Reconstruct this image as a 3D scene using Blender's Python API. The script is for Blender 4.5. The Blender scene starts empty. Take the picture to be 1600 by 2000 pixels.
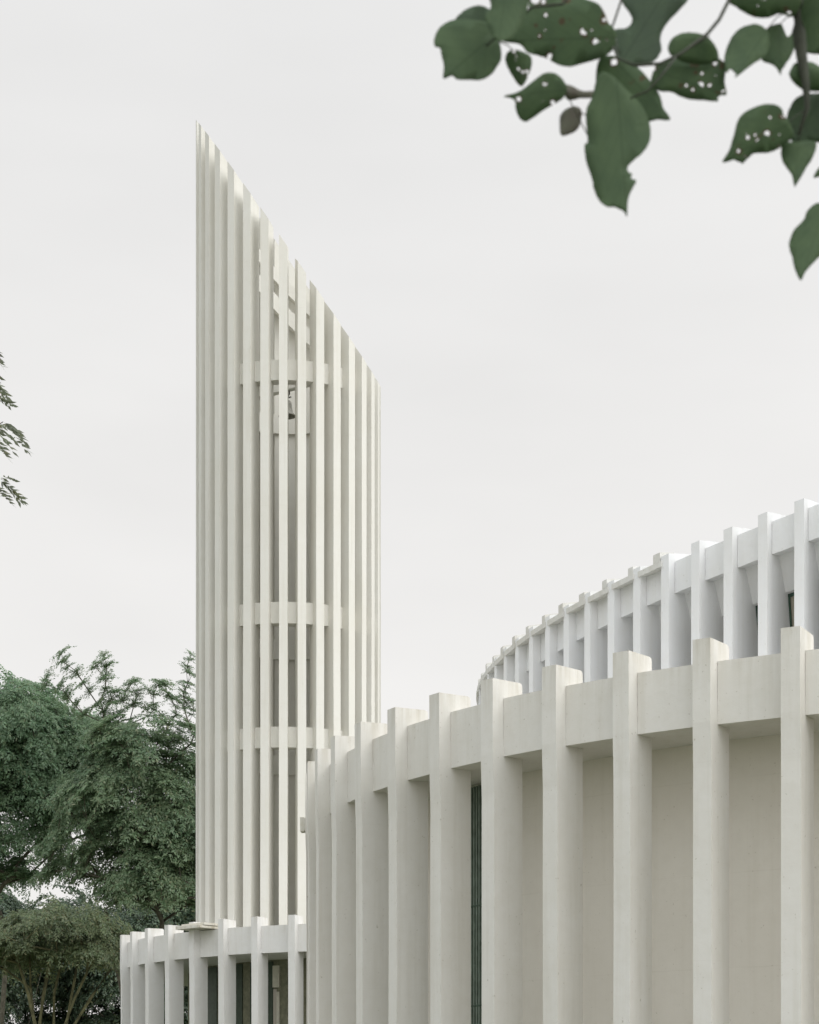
import bpy, bmesh, math, random
import numpy as np
from mathutils import Vector, Matrix, noise as mnoise

# ------------------------------------------------------------------ camera
scene = bpy.context.scene
COL = scene.collection
EYE = 1.6                      # metres above the ground
F, CX, YH = 4000.0, 800.0, 2200.0   # focal length / centre / horizon, in photo pixels (1600 x 2000)
cam_d = bpy.data.cameras.new('camera')
cam = bpy.data.objects.new('camera', cam_d)
COL.objects.link(cam)
cam.location = (0, 0, EYE)
cam.rotation_euler = (math.radians(90), 0, 0)
cam_d.sensor_fit = 'AUTO'
cam_d.sensor_width = 36.0
cam_d.lens = F * 36.0 / 2000.0
cam_d.shift_y = (YH - 1000.0) / 2000.0
cam_d.clip_start = 0.1
cam_d.clip_end = 3000
cam_d.dof.use_dof = True
cam_d.dof.focus_distance = 45.0
cam_d.dof.aperture_fstop = 9.0
scene.camera = cam

# ------------------------------------------------------------------ sky, sun, exposure
SUN_EL, SUN_AZ = math.radians(42), math.radians(122)   # azimuth clockwise from +Y (view direction)
world = bpy.data.worlds.new('World')
scene.world = world
world.use_nodes = True
wn, wl = world.node_tree.nodes, world.node_tree.links
bg = wn['Background']
sky = wn.new('ShaderNodeTexSky')
sky.sky_type = 'NISHITA'
sky.sun_disc = False
sky.sun_elevation = SUN_EL
sky.sun_rotation = SUN_AZ
sky.dust_density = 4.0
tc = wn.new('ShaderNodeTexCoord')
sep = wn.new('ShaderNodeSeparateXYZ')
wl.new(tc.outputs['Generated'], sep.inputs[0])
ramp = wn.new('ShaderNodeValToRGB')          # overcast: brighter overhead than at the horizon
ramp.color_ramp.elements[0].position = 0.0
ramp.color_ramp.elements[0].color = (9.2, 8.75, 8.5, 1)
ramp.color_ramp.elements[1].position = 1.0
ramp.color_ramp.elements[1].color = (15.5, 16.3, 17.1, 1)
for p, c in ((0.10, (9.0, 8.86, 8.68, 1)), (0.30, (8.82, 8.72, 8.58, 1)), (0.50, (8.75, 8.72, 8.66, 1)), (0.66, (13.0, 13.5, 14.0, 1))):
    e = ramp.color_ramp.elements.new(p); e.color = c
wl.new(sep.outputs['Z'], ramp.inputs[0])
wmap = wn.new('ShaderNodeMapping'); wmap.inputs['Scale'].default_value = (1.0, 1.0, 3.2)
wl.new(tc.outputs['Generated'], wmap.inputs[0])
wnoise = wn.new('ShaderNodeTexNoise')
wnoise.inputs['Scale'].default_value = 2.6
wnoise.inputs['Detail'].default_value = 4.0
wl.new(wmap.outputs[0], wnoise.inputs['Vector'])
wr = wn.new('ShaderNodeMapRange')
wr.inputs['From Min'].default_value = 0.3; wr.inputs['From Max'].default_value = 0.7
wr.inputs['To Min'].default_value = 0.94; wr.inputs['To Max'].default_value = 1.055
wl.new(wnoise.outputs['Fac'], wr.inputs['Value'])
wmul = wn.new('ShaderNodeMixRGB'); wmul.blend_type = 'MULTIPLY'; wmul.inputs[0].default_value = 1.0
wl.new(ramp.outputs[0], wmul.inputs[1]); wl.new(wr.outputs[0], wmul.inputs[2])
wb = wn.new('ShaderNodeMapRange')            # thin bright cloud around the veiled sun, behind the camera
for k_, x_ in zip(('From Min', 'From Max', 'To Min', 'To Max'), (-0.1, 1.0, 1.0, 1.95)): wb.inputs[k_].default_value = x_
wdot = wn.new('ShaderNodeVectorMath'); wdot.operation = 'DOT_PRODUCT'; wdot.inputs[1].default_value = (0.80, -0.60, 0.0)
wl.new(tc.outputs['Generated'], wdot.inputs[0])
wl.new(wdot.outputs['Value'], wb.inputs['Value'])
wmul2 = wn.new('ShaderNodeMixRGB'); wmul2.blend_type = 'MULTIPLY'; wmul2.inputs[0].default_value = 1.0
wl.new(wmul.outputs[0], wmul2.inputs[1]); wl.new(wb.outputs[0], wmul2.inputs[2])
wmix = wn.new('ShaderNodeMixRGB'); wmix.inputs[0].default_value = 0.97
wl.new(sky.outputs[0], wmix.inputs[1]); wl.new(wmul2.outputs[0], wmix.inputs[2])
wl.new(wmix.outputs[0], bg.inputs['Color'])
bg.inputs['Strength'].default_value = 0.1

sun_d = bpy.data.lights.new('sun', 'SUN')
sun_d.energy = 0.8
sun_d.angle = math.radians(40)
sun_d.color = (1.0, 0.955, 0.89)
sun = bpy.data.objects.new('sun', sun_d)
COL.objects.link(sun)
sd = Vector((math.cos(SUN_EL) * math.sin(SUN_AZ), math.cos(SUN_EL) * math.cos(SUN_AZ), math.sin(SUN_EL)))
sun.rotation_euler = sd.to_track_quat('Z', 'Y').to_euler()

scene.view_settings.view_transform = 'Standard'
scene.view_settings.look = 'None'
scene.view_settings.exposure = 0.0
scene.view_settings.gamma = 1.0
scene.view_settings.use_curve_mapping = False
scene.render.engine = 'CYCLES'
scene.cycles.max_bounces = 8
scene.cycles.diffuse_bounces = 5

random.seed(7)
RNG = np.random.default_rng(11)

# ------------------------------------------------------------------ helpers
def tag(o, label=None, cat=None, group=None, kind=None):
    if label: o['label'] = label
    if cat: o['category'] = cat
    if group: o['group'] = group
    if kind: o['kind'] = kind
    return o

def empty(name, loc=(0, 0, 0)):
    o = bpy.data.objects.new(name, None)
    o.location = loc
    COL.objects.link(o)
    return o

def link_mesh(name, me, mat, parent=None, loc=(0, 0, 0), rotz=0.0):
    o = bpy.data.objects.new(name, me)
    if mat is not None and len(me.materials) == 0:
        me.materials.append(mat)
    COL.objects.link(o)
    if parent is not None:
        o.parent = parent
        o.location = Vector(loc) - parent.location
    else:
        o.location = loc
    o.rotation_euler = (0, 0, rotz)
    return o

def from_bm(name, bm, mat, parent=None, loc=(0, 0, 0), rotz=0.0, bevel=0.0, smooth=False):
    if bevel > 0:
        es = [e for e in bm.edges if len(e.link_faces) == 2 and e.calc_face_angle(0) > 0.5]
        bmesh.ops.bevel(bm, geom=es, offset=bevel, segments=2, profile=0.5, affect='EDGES', clamp_overlap=True)
    bmesh.ops.recalc_face_normals(bm, faces=bm.faces)
    me = bpy.data.meshes.new(name)
    bm.to_mesh(me); bm.free()
    if smooth:
        for p in me.polygons: p.use_smooth = True
    return link_mesh(name, me, mat, parent, loc, rotz)

def from_arrays(name, verts, faces, mat, parent=None, loc=(0, 0, 0), smooth=False):
    me = bpy.data.meshes.new(name)
    v = np.asarray(verts, np.float32); f = np.asarray(faces, np.int32)
    n = f.shape[1]
    me.vertices.add(len(v)); me.vertices.foreach_set('co', v.ravel())
    me.loops.add(f.size); me.loops.foreach_set('vertex_index', f.ravel())
    me.polygons.add(len(f))
    me.polygons.foreach_set('loop_start', np.arange(0, f.size, n, dtype=np.int32))
    me.polygons.foreach_set('loop_total', np.full(len(f), n, np.int32))
    if smooth:
        me.polygons.foreach_set('use_smooth', np.ones(len(f), bool))
    me.update(calc_edges=True)
    return link_mesh(name, me, mat, parent, loc)

def add_box(bm, x0, x1, y0, y1, z0, z1, nz=1):
    """box; z1 may be a function (x,y)->z so tops can slope"""
    f1 = z1 if callable(z1) else (lambda x, y: z1)
    f0 = z0 if callable(z0) else (lambda x, y: z0)
    rings = []
    for i in range(nz + 1):
        t = i / nz
        rings.append([bm.verts.new((x, y, f0(x, y) * (1 - t) + f1(x, y) * t)) for x, y in ((x0, y0), (x1, y0), (x1, y1), (x0, y1))])
    bm.faces.new(rings[0][::-1]); bm.faces.new(rings[-1])
    for a, b in zip(rings, rings[1:]):
        for k in range(4):
            bm.faces.new((a[k], a[(k + 1) % 4], b[(k + 1) % 4], b[k]))

def add_profile(bm, prof, y0, y1):
    """closed polygon prof [(x,z)...] extruded from y0 to y1"""
    a = [bm.verts.new((x, y0, z)) for x, z in prof]
    b = [bm.verts.new((x, y1, z)) for x, z in prof]
    bm.faces.new(a[::-1]); bm.faces.new(b)
    n = len(prof)
    for i in range(n):
        bm.faces.new((a[i], a[(i + 1) % n], b[(i + 1) % n], b[i]))

def add_ring(bm, r0, r1, z0, z1, a0=0.0, a1=2 * math.pi, n=64):
    """annular slab (or arc) about the origin; z0/z1 may be functions of (x,y)"""
    f1 = z1 if callable(z1) else (lambda x, y: z1)
    f0 = z0 if callable(z0) else (lambda x, y: z0)
    full = abs(a1 - a0 - 2 * math.pi) < 1e-6
    m = n if full else n + 1
    sec = []
    for i in range(m):
        a = a0 + (a1 - a0) * i / n
        c, s = math.cos(a), math.sin(a)
        p0, p1 = (r0 * c, r0 * s), (r1 * c, r1 * s)
        sec.append([bm.verts.new((*p0, f0(*p0))), bm.verts.new((*p1, f0(*p1))), bm.verts.new((*p1, f1(*p1))), bm.verts.new((*p0, f1(*p0)))])
    for i in range(n):
        A, B = sec[i], sec[(i + 1) % m]
        for k in range(4):
            bm.faces.new((A[k], A[(k + 1) % 4], B[(k + 1) % 4], B[k]))
    if not full:
        bm.faces.new(sec[0][::-1]); bm.faces.new(sec[-1])

def add_disc(bm, r, z0, z1, n=96):
    f1 = z1 if callable(z1) else (lambda x, y: z1)
    f0 = z0 if callable(z0) else (lambda x, y: z0)
    ps = [(r * math.cos(2 * math.pi * i / n), r * math.sin(2 * math.pi * i / n)) for i in range(n)]
    a = [bm.verts.new((*p, f0(*p))) for p in ps]; b = [bm.verts.new((*p, f1(*p))) for p in ps]
    bm.faces.new(a[::-1]); bm.faces.new(b)
    for i in range(n):
        bm.faces.new((a[i], a[(i + 1) % n], b[(i + 1) % n], b[i]))

def tube(bm, pts, radii, sides=8, cap=True):
    pts = [Vector(p) for p in pts]
    rings = []
    up = Vector((0.13, 0.21, 0.97))
    for i, p in enumerate(pts):
        d = (pts[min(i + 1, len(pts) - 1)] - pts[max(i - 1, 0)]).normalized()
        u = d.cross(up)
        if u.length < 0.05: u = d.cross(Vector((1, 0, 0)))
        u.normalize(); v = d.cross(u)
        rings.append([bm.verts.new(p + (u * math.cos(2 * math.pi * k / sides) + v * math.sin(2 * math.pi * k / sides)) * radii[i]) for k in range(sides)])
    for a, b in zip(rings, rings[1:]):
        for k in range(sides):
            bm.faces.new((a[k], a[(k + 1) % sides], b[(k + 1) % sides], b[k]))
    if cap:
        bm.faces.new(rings[0][::-1]); bm.faces.new(rings[-1])

# ------------------------------------------------------------------ materials
def new_mat(name):
    m = bpy.data.materials.new(name); m.use_nodes = True
    nt = m.node_tree
    return m, nt.nodes, nt.links, nt.nodes['Principled BSDF']

def noise_node(n, l, vec, scale, detail=4.0, rough=0.55):
    t = n.new('ShaderNodeTexNoise')
    t.inputs['Scale'].default_value = scale; t.inputs['Detail'].default_value = detail
    t.inputs['Roughness'].default_value = rough
    if vec is not None: l.new(vec, t.inputs['Vector'])
    return t.outputs['Fac']

def maprange(n, l, v, a, b, c, d):
    r = n.new('ShaderNodeMapRange')
    for k, x in zip(('From Min', 'From Max', 'To Min', 'To Max'), (a, b, c, d)): r.inputs[k].default_value = x
    l.new(v, r.inputs['Value'])
    return r.outputs[0]

def mixc(n, l, fac, a, b, mode='MIX'):
    m = n.new('ShaderNodeMixRGB'); m.blend_type = mode
    for i, x in ((0, fac), (1, a), (2, b)):
        if hasattr(x, 'is_linked'): l.new(x, m.inputs[i])
        elif i == 0: m.inputs[0].default_value = x
        else: m.inputs[i].default_value = x
    return m.outputs[0]

def painted_concrete(name, base, dirt, streak=0.35, mottle=1.0, speck=0.5, bump=0.35, scale=1.0, caps=None, joints=0.0):
    """white masonry paint on rendered concrete: mottling, rain streaks, pinholes, trowel unevenness"""
    m, n, l, b = new_mat(name)
    g = n.new('ShaderNodeNewGeometry'); pos = g.outputs['Position']
    def mp(sx, sy, sz):
        q = n.new('ShaderNodeMapping'); q.inputs['Scale'].default_value = (sx, sy, sz)
        l.new(pos, q.inputs[0]); return q.outputs[0]
    big = maprange(n, l, noise_node(n, l, pos, 0.55 * scale, 5), 0.35, 0.7, 0.0, 0.5 * mottle)
    col = mixc(n, l, big, (*base, 1), (*dirt, 1))
    fine = maprange(n, l, noise_node(n, l, pos, 6.0 * scale, 6, 0.65), 0.42, 0.72, 0.0, 0.35 * mottle)
    col = mixc(n, l, fine, col, (*dirt, 1))
    st = noise_node(n, l, mp(7.0 * scale, 7.0 * scale, 0.35 * scale), 1.0, 4, 0.6)
    st = maprange(n, l, st, 0.52, 0.78, 0.0, streak)
    col = mixc(n, l, st, col, (dirt[0] * 0.72, dirt[1] * 0.70, dirt[2] * 0.62, 1))
    sp = noise_node(n, l, pos, 24.0 * scale, 2, 0.5)
    spm = maprange(n, l, sp, 0.70, 0.78, 0.0, speck)
    col = mixc(n, l, spm, col, (dirt[0] * 0.5, dirt[1] * 0.48, dirt[2] * 0.4, 1))
    if caps is not None:               # grime washed down from the exposed top edge
        spz = n.new('ShaderNodeSeparateXYZ'); l.new(pos, spz.inputs[0])
        m1 = maprange(n, l, spz.outputs['Z'], caps - 0.9, caps, 0.0, 1.0)
        pw = n.new('ShaderNodeMath'); pw.operation = 'POWER'; pw.inputs[1].default_value = 2.2; l.new(m1, pw.inputs[0])
        st2 = maprange(n, l, noise_node(n, l, mp(9.0, 9.0, 0.7), 1.0, 5, 0.65), 0.42, 0.74, 0.0, 0.55)
        mm = n.new('ShaderNodeMath'); mm.operation = 'MULTIPLY'; l.new(pw.outputs[0], mm.inputs[0]); l.new(st2, mm.inputs[1])
        col = mixc(n, l, mm.outputs[0], col, (0.40, 0.36, 0.26, 1))
    if joints > 0:                     # faint horizontal lift lines
        spz = n.new('ShaderNodeSeparateXYZ'); l.new(pos, spz.inputs[0])
        wob = n.new('ShaderNodeMath'); wob.operation = 'MULTIPLY_ADD'; wob.inputs[1].default_value = 0.03
        l.new(noise_node(n, l, pos, 3.0, 2), wob.inputs[0]); l.new(spz.outputs['Z'], wob.inputs[2])
        pp = n.new('ShaderNodeMath'); pp.operation = 'PINGPONG'; pp.inputs[1].default_value = 0.61; l.new(wob.outputs[0], pp.inputs[0])
        jl = maprange(n, l, pp.outputs[0], 0.0, 0.012, joints, 0.0)
        jm = n.new('ShaderNodeMath'); jm.operation = 'MULTIPLY'; l.new(jl, jm.inputs[0])
        l.new(maprange(n, l, noise_node(n, l, pos, 1.3, 3), 0.38, 0.6, 0.15, 1.0), jm.inputs[1])
        col = mixc(n, l, jm.outputs[0], col, (dirt[0] * 0.6, dirt[1] * 0.58, dirt[2] * 0.5, 1))
    # lichen and rust on surfaces that lie flat, where water stands
    sx = n.new('ShaderNodeSeparateXYZ'); l.new(g.outputs['Normal'], sx.inputs[0])
    flat = maprange(n, l, sx.outputs['Z'], 0.3, 0.75, 0.0, 0.45)
    fl = n.new('ShaderNodeMath'); fl.operation = 'MULTIPLY'
    l.new(flat, fl.inputs[0]); l.new(maprange(n, l, noise_node(n, l, pos, 5.0, 5), 0.35, 0.6, 0.0, 1.0), fl.inputs[1])
    col = mixc(n, l, fl.outputs[0], col, (0.30, 0.27, 0.17, 1))
    l.new(col, b.inputs['Base Color'])
    b.inputs['Roughness'].default_value = 0.72
    b.inputs['Specular IOR Level'].default_value = 0.25
    h1 = noise_node(n, l, pos, 2.2 * scale, 3); h2 = noise_node(n, l, pos, 38.0 * scale, 4)
    add = n.new('ShaderNodeMath'); add.operation = 'MULTIPLY_ADD'; add.inputs[1].default_value = 0.10
    l.new(h2, add.inputs[0]); l.new(h1, add.inputs[2])
    bp = n.new('ShaderNodeBump'); bp.inputs['Strength'].default_value = bump; bp.inputs['Distance'].default_value = 0.03
    l.new(add.outputs[0], bp.inputs['Height']); l.new(bp.outputs[0], b.inputs['Normal'])
    return m

M = {}
M['drum_fin'] = painted_concrete('drum_fin_paint', (0.755, 0.74, 0.705), (0.67, 0.645, 0.585), streak=0.22, caps=7.6, joints=0.05)
M['drum_wall'] = painted_concrete('drum_wall_paint', (0.82, 0.785, 0.725), (0.745, 0.705, 0.64), streak=0.14, speck=0.4, joints=0.12)
M['upper'] = painted_concrete('upper_paint', (0.775, 0.785, 0.80), (0.735, 0.73, 0.71), streak=0.18, speck=0.25)
M['coping'] = painted_concrete('coping_concrete', (0.69, 0.69, 0.67), (0.53, 0.51, 0.45), streak=0.35, mottle=1.3)
M['tower'] = painted_concrete('tower_paint', (0.745, 0.735, 0.69), (0.69, 0.67, 0.605), streak=0.25, speck=0.2, scale=0.8, joints=0.10)
M['wing'] = painted_concrete('wing_paint', (0.745, 0.74, 0.73), (0.66, 0.645, 0.605), streak=0.2, speck=0.2, caps=7.6)
M['stained'] = painted_concrete('stained_slab', (0.72, 0.71, 0.66), (0.45, 0.38, 0.24), streak=0.7, mottle=1.2)

def plain(name, col, rough=0.5, metal=0.0, var=0.25, scale=8.0):
    m, n, l, b = new_mat(name)
    g = n.new('ShaderNodeNewGeometry')
    f = maprange(n, l, noise_node(n, l, g.outputs['Position'], scale, 5), 0.3, 0.7, 0.0, 1.0)
    c = mixc(n, l, f, (*[x * (1 - var) for x in col], 1), (*[min(1, x * (1 + var)) for x in col], 1))
    l.new(c, b.inputs['Base Color'])
    b.inputs['Roughness'].default_value = rough; b.inputs['Metallic'].default_value = metal
    return m
M['membrane'] = plain('pale_roof_membrane', (0.66, 0.65, 0.61), 0.8, 0, 0.08, 1.5)
M['louvre'] = plain('green_louvre_paint', (0.17, 0.22, 0.18), 0.45)
M['green_panel'] = plain('dark_green_door_paint', (0.035, 0.06, 0.035), 0.5)
M['olive'] = plain('olive_plaster', (0.20, 0.20, 0.14), 0.8)
M['bronze'] = plain('weathered_bronze', (0.30, 0.29, 0.25), 0.6, 0.15, 0.3, 14.0)
M['iron'] = plain('old_iron', (0.10, 0.10, 0.09), 0.6, 0.4)
M['pale_strip'] = plain('pale_lintel', (0.60, 0.58, 0.50), 0.8, 0, 0.1)
M['frame_green'] = plain('green_window_frame', (0.03, 0.07, 0.045), 0.4)
m, n, l, b = new_mat('window_glass')
b.inputs['Base Color'].default_value = (0.36, 0.33, 0.26, 1); b.inputs['Roughness'].default_value = 0.08
b.inputs['Specular IOR Level'].default_value = 0.6
M['glass'] = m
M['bark'] = plain('tree_bark', (0.10, 0.092, 0.066), 0.9, 0, 0.45, 5.0)
M['mossy_bark'] = plain('mossy_bark', (0.17, 0.165, 0.085), 0.95, 0, 0.45, 3.0)
M['twig'] = plain('twig_bark', (0.045, 0.05, 0.035), 0.9, 0, 0.3, 30.0)

def leaf_mat(name, c_dark, c_light, trans=0.3, scale=0.7, yellow=(0.16, 0.15, 0.05), yf=0.25, rough=0.42):
    m, n, l, b = new_mat(name)
    g = n.new('ShaderNodeNewGeometry'); pos = g.outputs['Position']
    f = maprange(n, l, noise_node(n, l, pos, scale, 3), 0.35, 0.65, 0.0, 1.0)
    c = mixc(n, l, f, (*c_dark, 1), (*c_light, 1))
    f2 = maprange(n, l, noise_node(n, l, pos, scale * 9, 2), 0.4, 0.75, 0.0, yf)
    c = mixc(n, l, f2, c, (*yellow, 1))
    ri = g.outputs['Random Per Island']
    c = mixc(n, l, 1.0, c, maprange(n, l, ri, 0.0, 1.0, 0.75, 1.42), 'MULTIPLY')
    c = mixc(n, l, maprange(n, l, ri, 0.93, 0.95, 0.0, 0.6), c, (*yellow, 1))
    l.new(c, b.inputs['Base Color']); b.inputs['Roughness'].default_value = rough
    b.inputs['Specular IOR Level'].default_value = 0.5
    t = n.new('ShaderNodeBsdfTranslucent'); l.new(c, t.inputs[0])
    mx = n.new('ShaderNodeMixShader'); mx.inputs[0].default_value = trans
    l.new(b.outputs[0], mx.inputs[1]); l.new(t.outputs[0], mx.inputs[2])
    l.new(mx.outputs[0], n['Material Output'].inputs['Surface'])
    return m
M['leaf_a'] = leaf_mat('leaves_blue_green', (0.135, 0.235, 0.135), (0.215, 0.325, 0.195), 0.55, yellow=(0.25, 0.26, 0.15), yf=0.4)
M['leaf_b'] = leaf_mat('leaves_mid_green', (0.145, 0.235, 0.135), (0.225, 0.325, 0.19), 0.55, yellow=(0.31, 0.28, 0.17), yf=0.4)
M['leaf_c'] = leaf_mat('leaves_olive_green', (0.125, 0.175, 0.09), (0.185, 0.245, 0.125), 0.45, yellow=(0.28, 0.23, 0.12), yf=0.4)
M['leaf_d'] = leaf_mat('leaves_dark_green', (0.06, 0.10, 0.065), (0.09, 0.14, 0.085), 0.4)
M['leaf_e'] = leaf_mat('leaves_grey_green', (0.14, 0.16, 0.11), (0.19, 0.215, 0.15), 0.5)

# ------------------------------------------------------------------ ground
def ground_mat():
    m, n, l, b = new_mat('lawn_and_paving')
    g = n.new('ShaderNodeNewGeometry'); pos = g.outputs['Position']
    f = maprange(n, l, noise_node(n, l, pos, 0.12, 6), 0.42, 0.58, 0.0, 1.0)
    c = mixc(n, l, f, (0.075, 0.09, 0.042, 1), (0.12, 0.125, 0.07, 1))
    f2 = maprange(n, l, noise_node(n, l, pos, 14.0, 5), 0.3, 0.7, 0.0, 0.5)
    c = mixc(n, l, f2, c, (0.05, 0.065, 0.03, 1))
    l.new(c, b.inputs['Base Color']); b.inputs['Roughness'].default_value = 0.95
    return m
bm = bmesh.new()
gs = 1500
vs = [bm.verts.new((x, y, 0)) for x, y in ((-gs, -200), (gs, -200), (gs, 2600), (-gs, 2600))]
bm.faces.new(vs)
tag(from_bm('ground', bm, ground_mat()), 'green lawn around the church buildings', 'ground', kind='structure')

U = 6.0                                  # metres per survey unit
def polar(c, r, th, z=0.0):
    """point at radius r, bearing th about centre c; th=0 looks back to the camera, th<0 is to the left"""
    return Vector((c[0] + r * math.sin(th), c[1] - r * math.cos(th), z))
def rot_out(th):
    return math.atan2(-math.cos(th), math.sin(th))

def fin_profile(depth, h_head, h_kink0, h_kink1, lean, jit):
    """radial section of a lower fin: x=0 is the outer face of the head"""
    top = EYE + h_head
    return [(-depth, 0.0), (-lean + jit(), 0.0), (-lean + jit(), 2.2), (-lean + jit(), 4.4), (-lean, EYE + h_kink1), (jit() * 0.5, EYE + h_kink0),
            (0.0, top), (-depth + 0.05, top + jit()), (-depth + 0.012, top - 0.014), (-depth, top - 0.05)]

def make_fin(name, mat, parent, c, R, th, w, depth, lean, amp, h=6.0):
    jit = lambda: random.uniform(-amp, amp)
    bm = bmesh.new()
    add_profile(bm, fin_profile(depth, h + jit(), 4.98, 4.42, lean, jit), -w / 2, w / 2)
    # slight taper and hand-made unevenness along the width
    for v in bm.verts:
        v.co.y += (0.004 if v.co.z < EYE + 4.7 else 0.0) * (1 if v.co.y > 0 else -1)
    p = polar(c, R, th)
    return from_bm(name, bm, mat, parent, p, rot_out(th), bevel=0.014)

def make_bay_box(name, mat, parent, c, th0, th1, w, r_out, r_in, z0, z1, inset=0.0, bevel=0.008, amp=0.0):
    """box spanning one bay between the fins at th0 < th1"""
    tm = 0.5 * (th0 + th1)
    half0 = r_out * math.sin((th1 - th0) / 2) - w / 2 - 0.004 - inset
    half1 = r_in * math.sin((th1 - th0) / 2) - w / 2 - 0.004 - inset
    k = math.cos((th1 - th0) / 2)
    bm = bmesh.new()
    xo, xi = r_out * k, r_in * k
    f1 = z1 if callable(z1) else (lambda x, y: z1)
    f0 = z0 if callable(z0) else (lambda x, y: z0)
    d = random.uniform(-amp, amp)
    pts = [(xo, -half0), (xo, half0), (xi, half1), (xi, -half1)]
    a = [bm.verts.new((x, y, f0(x, y) + d)) for x, y in pts]; b_ = [bm.verts.new((x, y, f1(x, y) + d)) for x, y in pts]
    bm.faces.new(a[::-1]); bm.faces.new(b_)
    for i in range(4): bm.faces.new((a[i], a[(i + 1) % 4], b_[(i + 1) % 4], b_[i]))
    return from_bm(name, bm, mat, parent, (c[0], c[1], 0), rot_out(tm), bevel=bevel)

# ------------------------------------------------------------------ church: wide round drum with a clerestory
CD = (1.72828 * U, 5.88273 * U)
RD = 2.025504 * U
TH0, DTH = -0.48694143, -0.09467861
WD = 0.24
church = empty('church', (CD[0], CD[1], 0))
tag(church, 'large white round church with tall fins below and a smaller finned clerestory above', 'church')
dth_c = lambda k: TH0 + DTH * k - (WD / 2) / RD
KS = list(range(-6, 15))
for k in KS:
    make_fin('fin', M['drum_fin'], church, CD, RD, dth_c(k), WD, 0.54, 0.022, 0.006)
for k in KS[:-1]:
    make_bay_box('beam', M['drum_fin'], church, CD, dth_c(k + 1), dth_c(k), WD, RD - 0.19, RD - 0.46, EYE + 4.972, EYE + 5.752, amp=0.006)
RW = 1.812 * U
bm = bmesh.new(); add_ring(bm, RW - 0.3, RW, 0.0, EYE + 5.4, n=200)
from_bm('wall', bm, M['drum_wall'], church, (CD[0], CD[1], 0))
bm = bmesh.new(); add_ring(bm, RW - 0.1, RD - 0.44, EYE + 4.976, EYE + 5.35, n=200)
from_bm('soffit', bm, M['drum_fin'], church, (CD[0], CD[1], 0))
bm = bmesh.new(); add_disc(bm, RW - 0.2, EYE + 5.42, EYE + 5.55)
from_bm('roof', bm, M['membrane'], church, (CD[0], CD[1], 0))
# tall green ribbed window set in the wall
TL = math.radians(-59.3)
lw = empty('louvre_window', polar(CD, RW, TL)); lw.parent = church; lw.location = polar(CD, RW, TL) - church.location; lw.rotation_euler = (0, 0, rot_out(TL))
bm = bmesh.new()
for i in range(13):
    y = -0.42 + i * 0.07
    add_box(bm, -0.02, 0.06, y - 0.017, y + 0.017, 0.3, EYE + 4.94)
o = from_bm('slats', bm, M['louvre'], None, bevel=0.004); o.parent = lw
bm = bmesh.new(); add_box(bm, -0.1, 0.018, -0.47, 0.47, 0.3, EYE + 4.94)
o = from_bm('back_panel', bm, M['frame_green'], None); o.parent = lw
for z in (1.9, 3.35, 4.8):
    bm = bmesh.new(); add_box(bm, 0.0, 0.064, -0.47, 0.47, z - 0.012, z + 0.012)
    o = from_bm('joint_rail', bm, M['frame_green'], None); o.parent = lw
# drain spout on the far side, at the silhouette
def spout(parent, c, R, th, z, length):
    bm = bmesh.new()
    add_box(bm, -0.3, length, -0.09, 0.09, z - 0.12, z + 0.10)
    add_box(bm, length - 0.06, length + 0.012, -0.105, 0.105, z - 0.135, z + 0.115)
    return from_bm('spout', bm, M['stained'], parent, polar(c, R, th), rot_out(th), bevel=0.01)
spout(church, CD, RD - 0.1, math.radians(-95), EYE + 5.36, 0.28)

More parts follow.
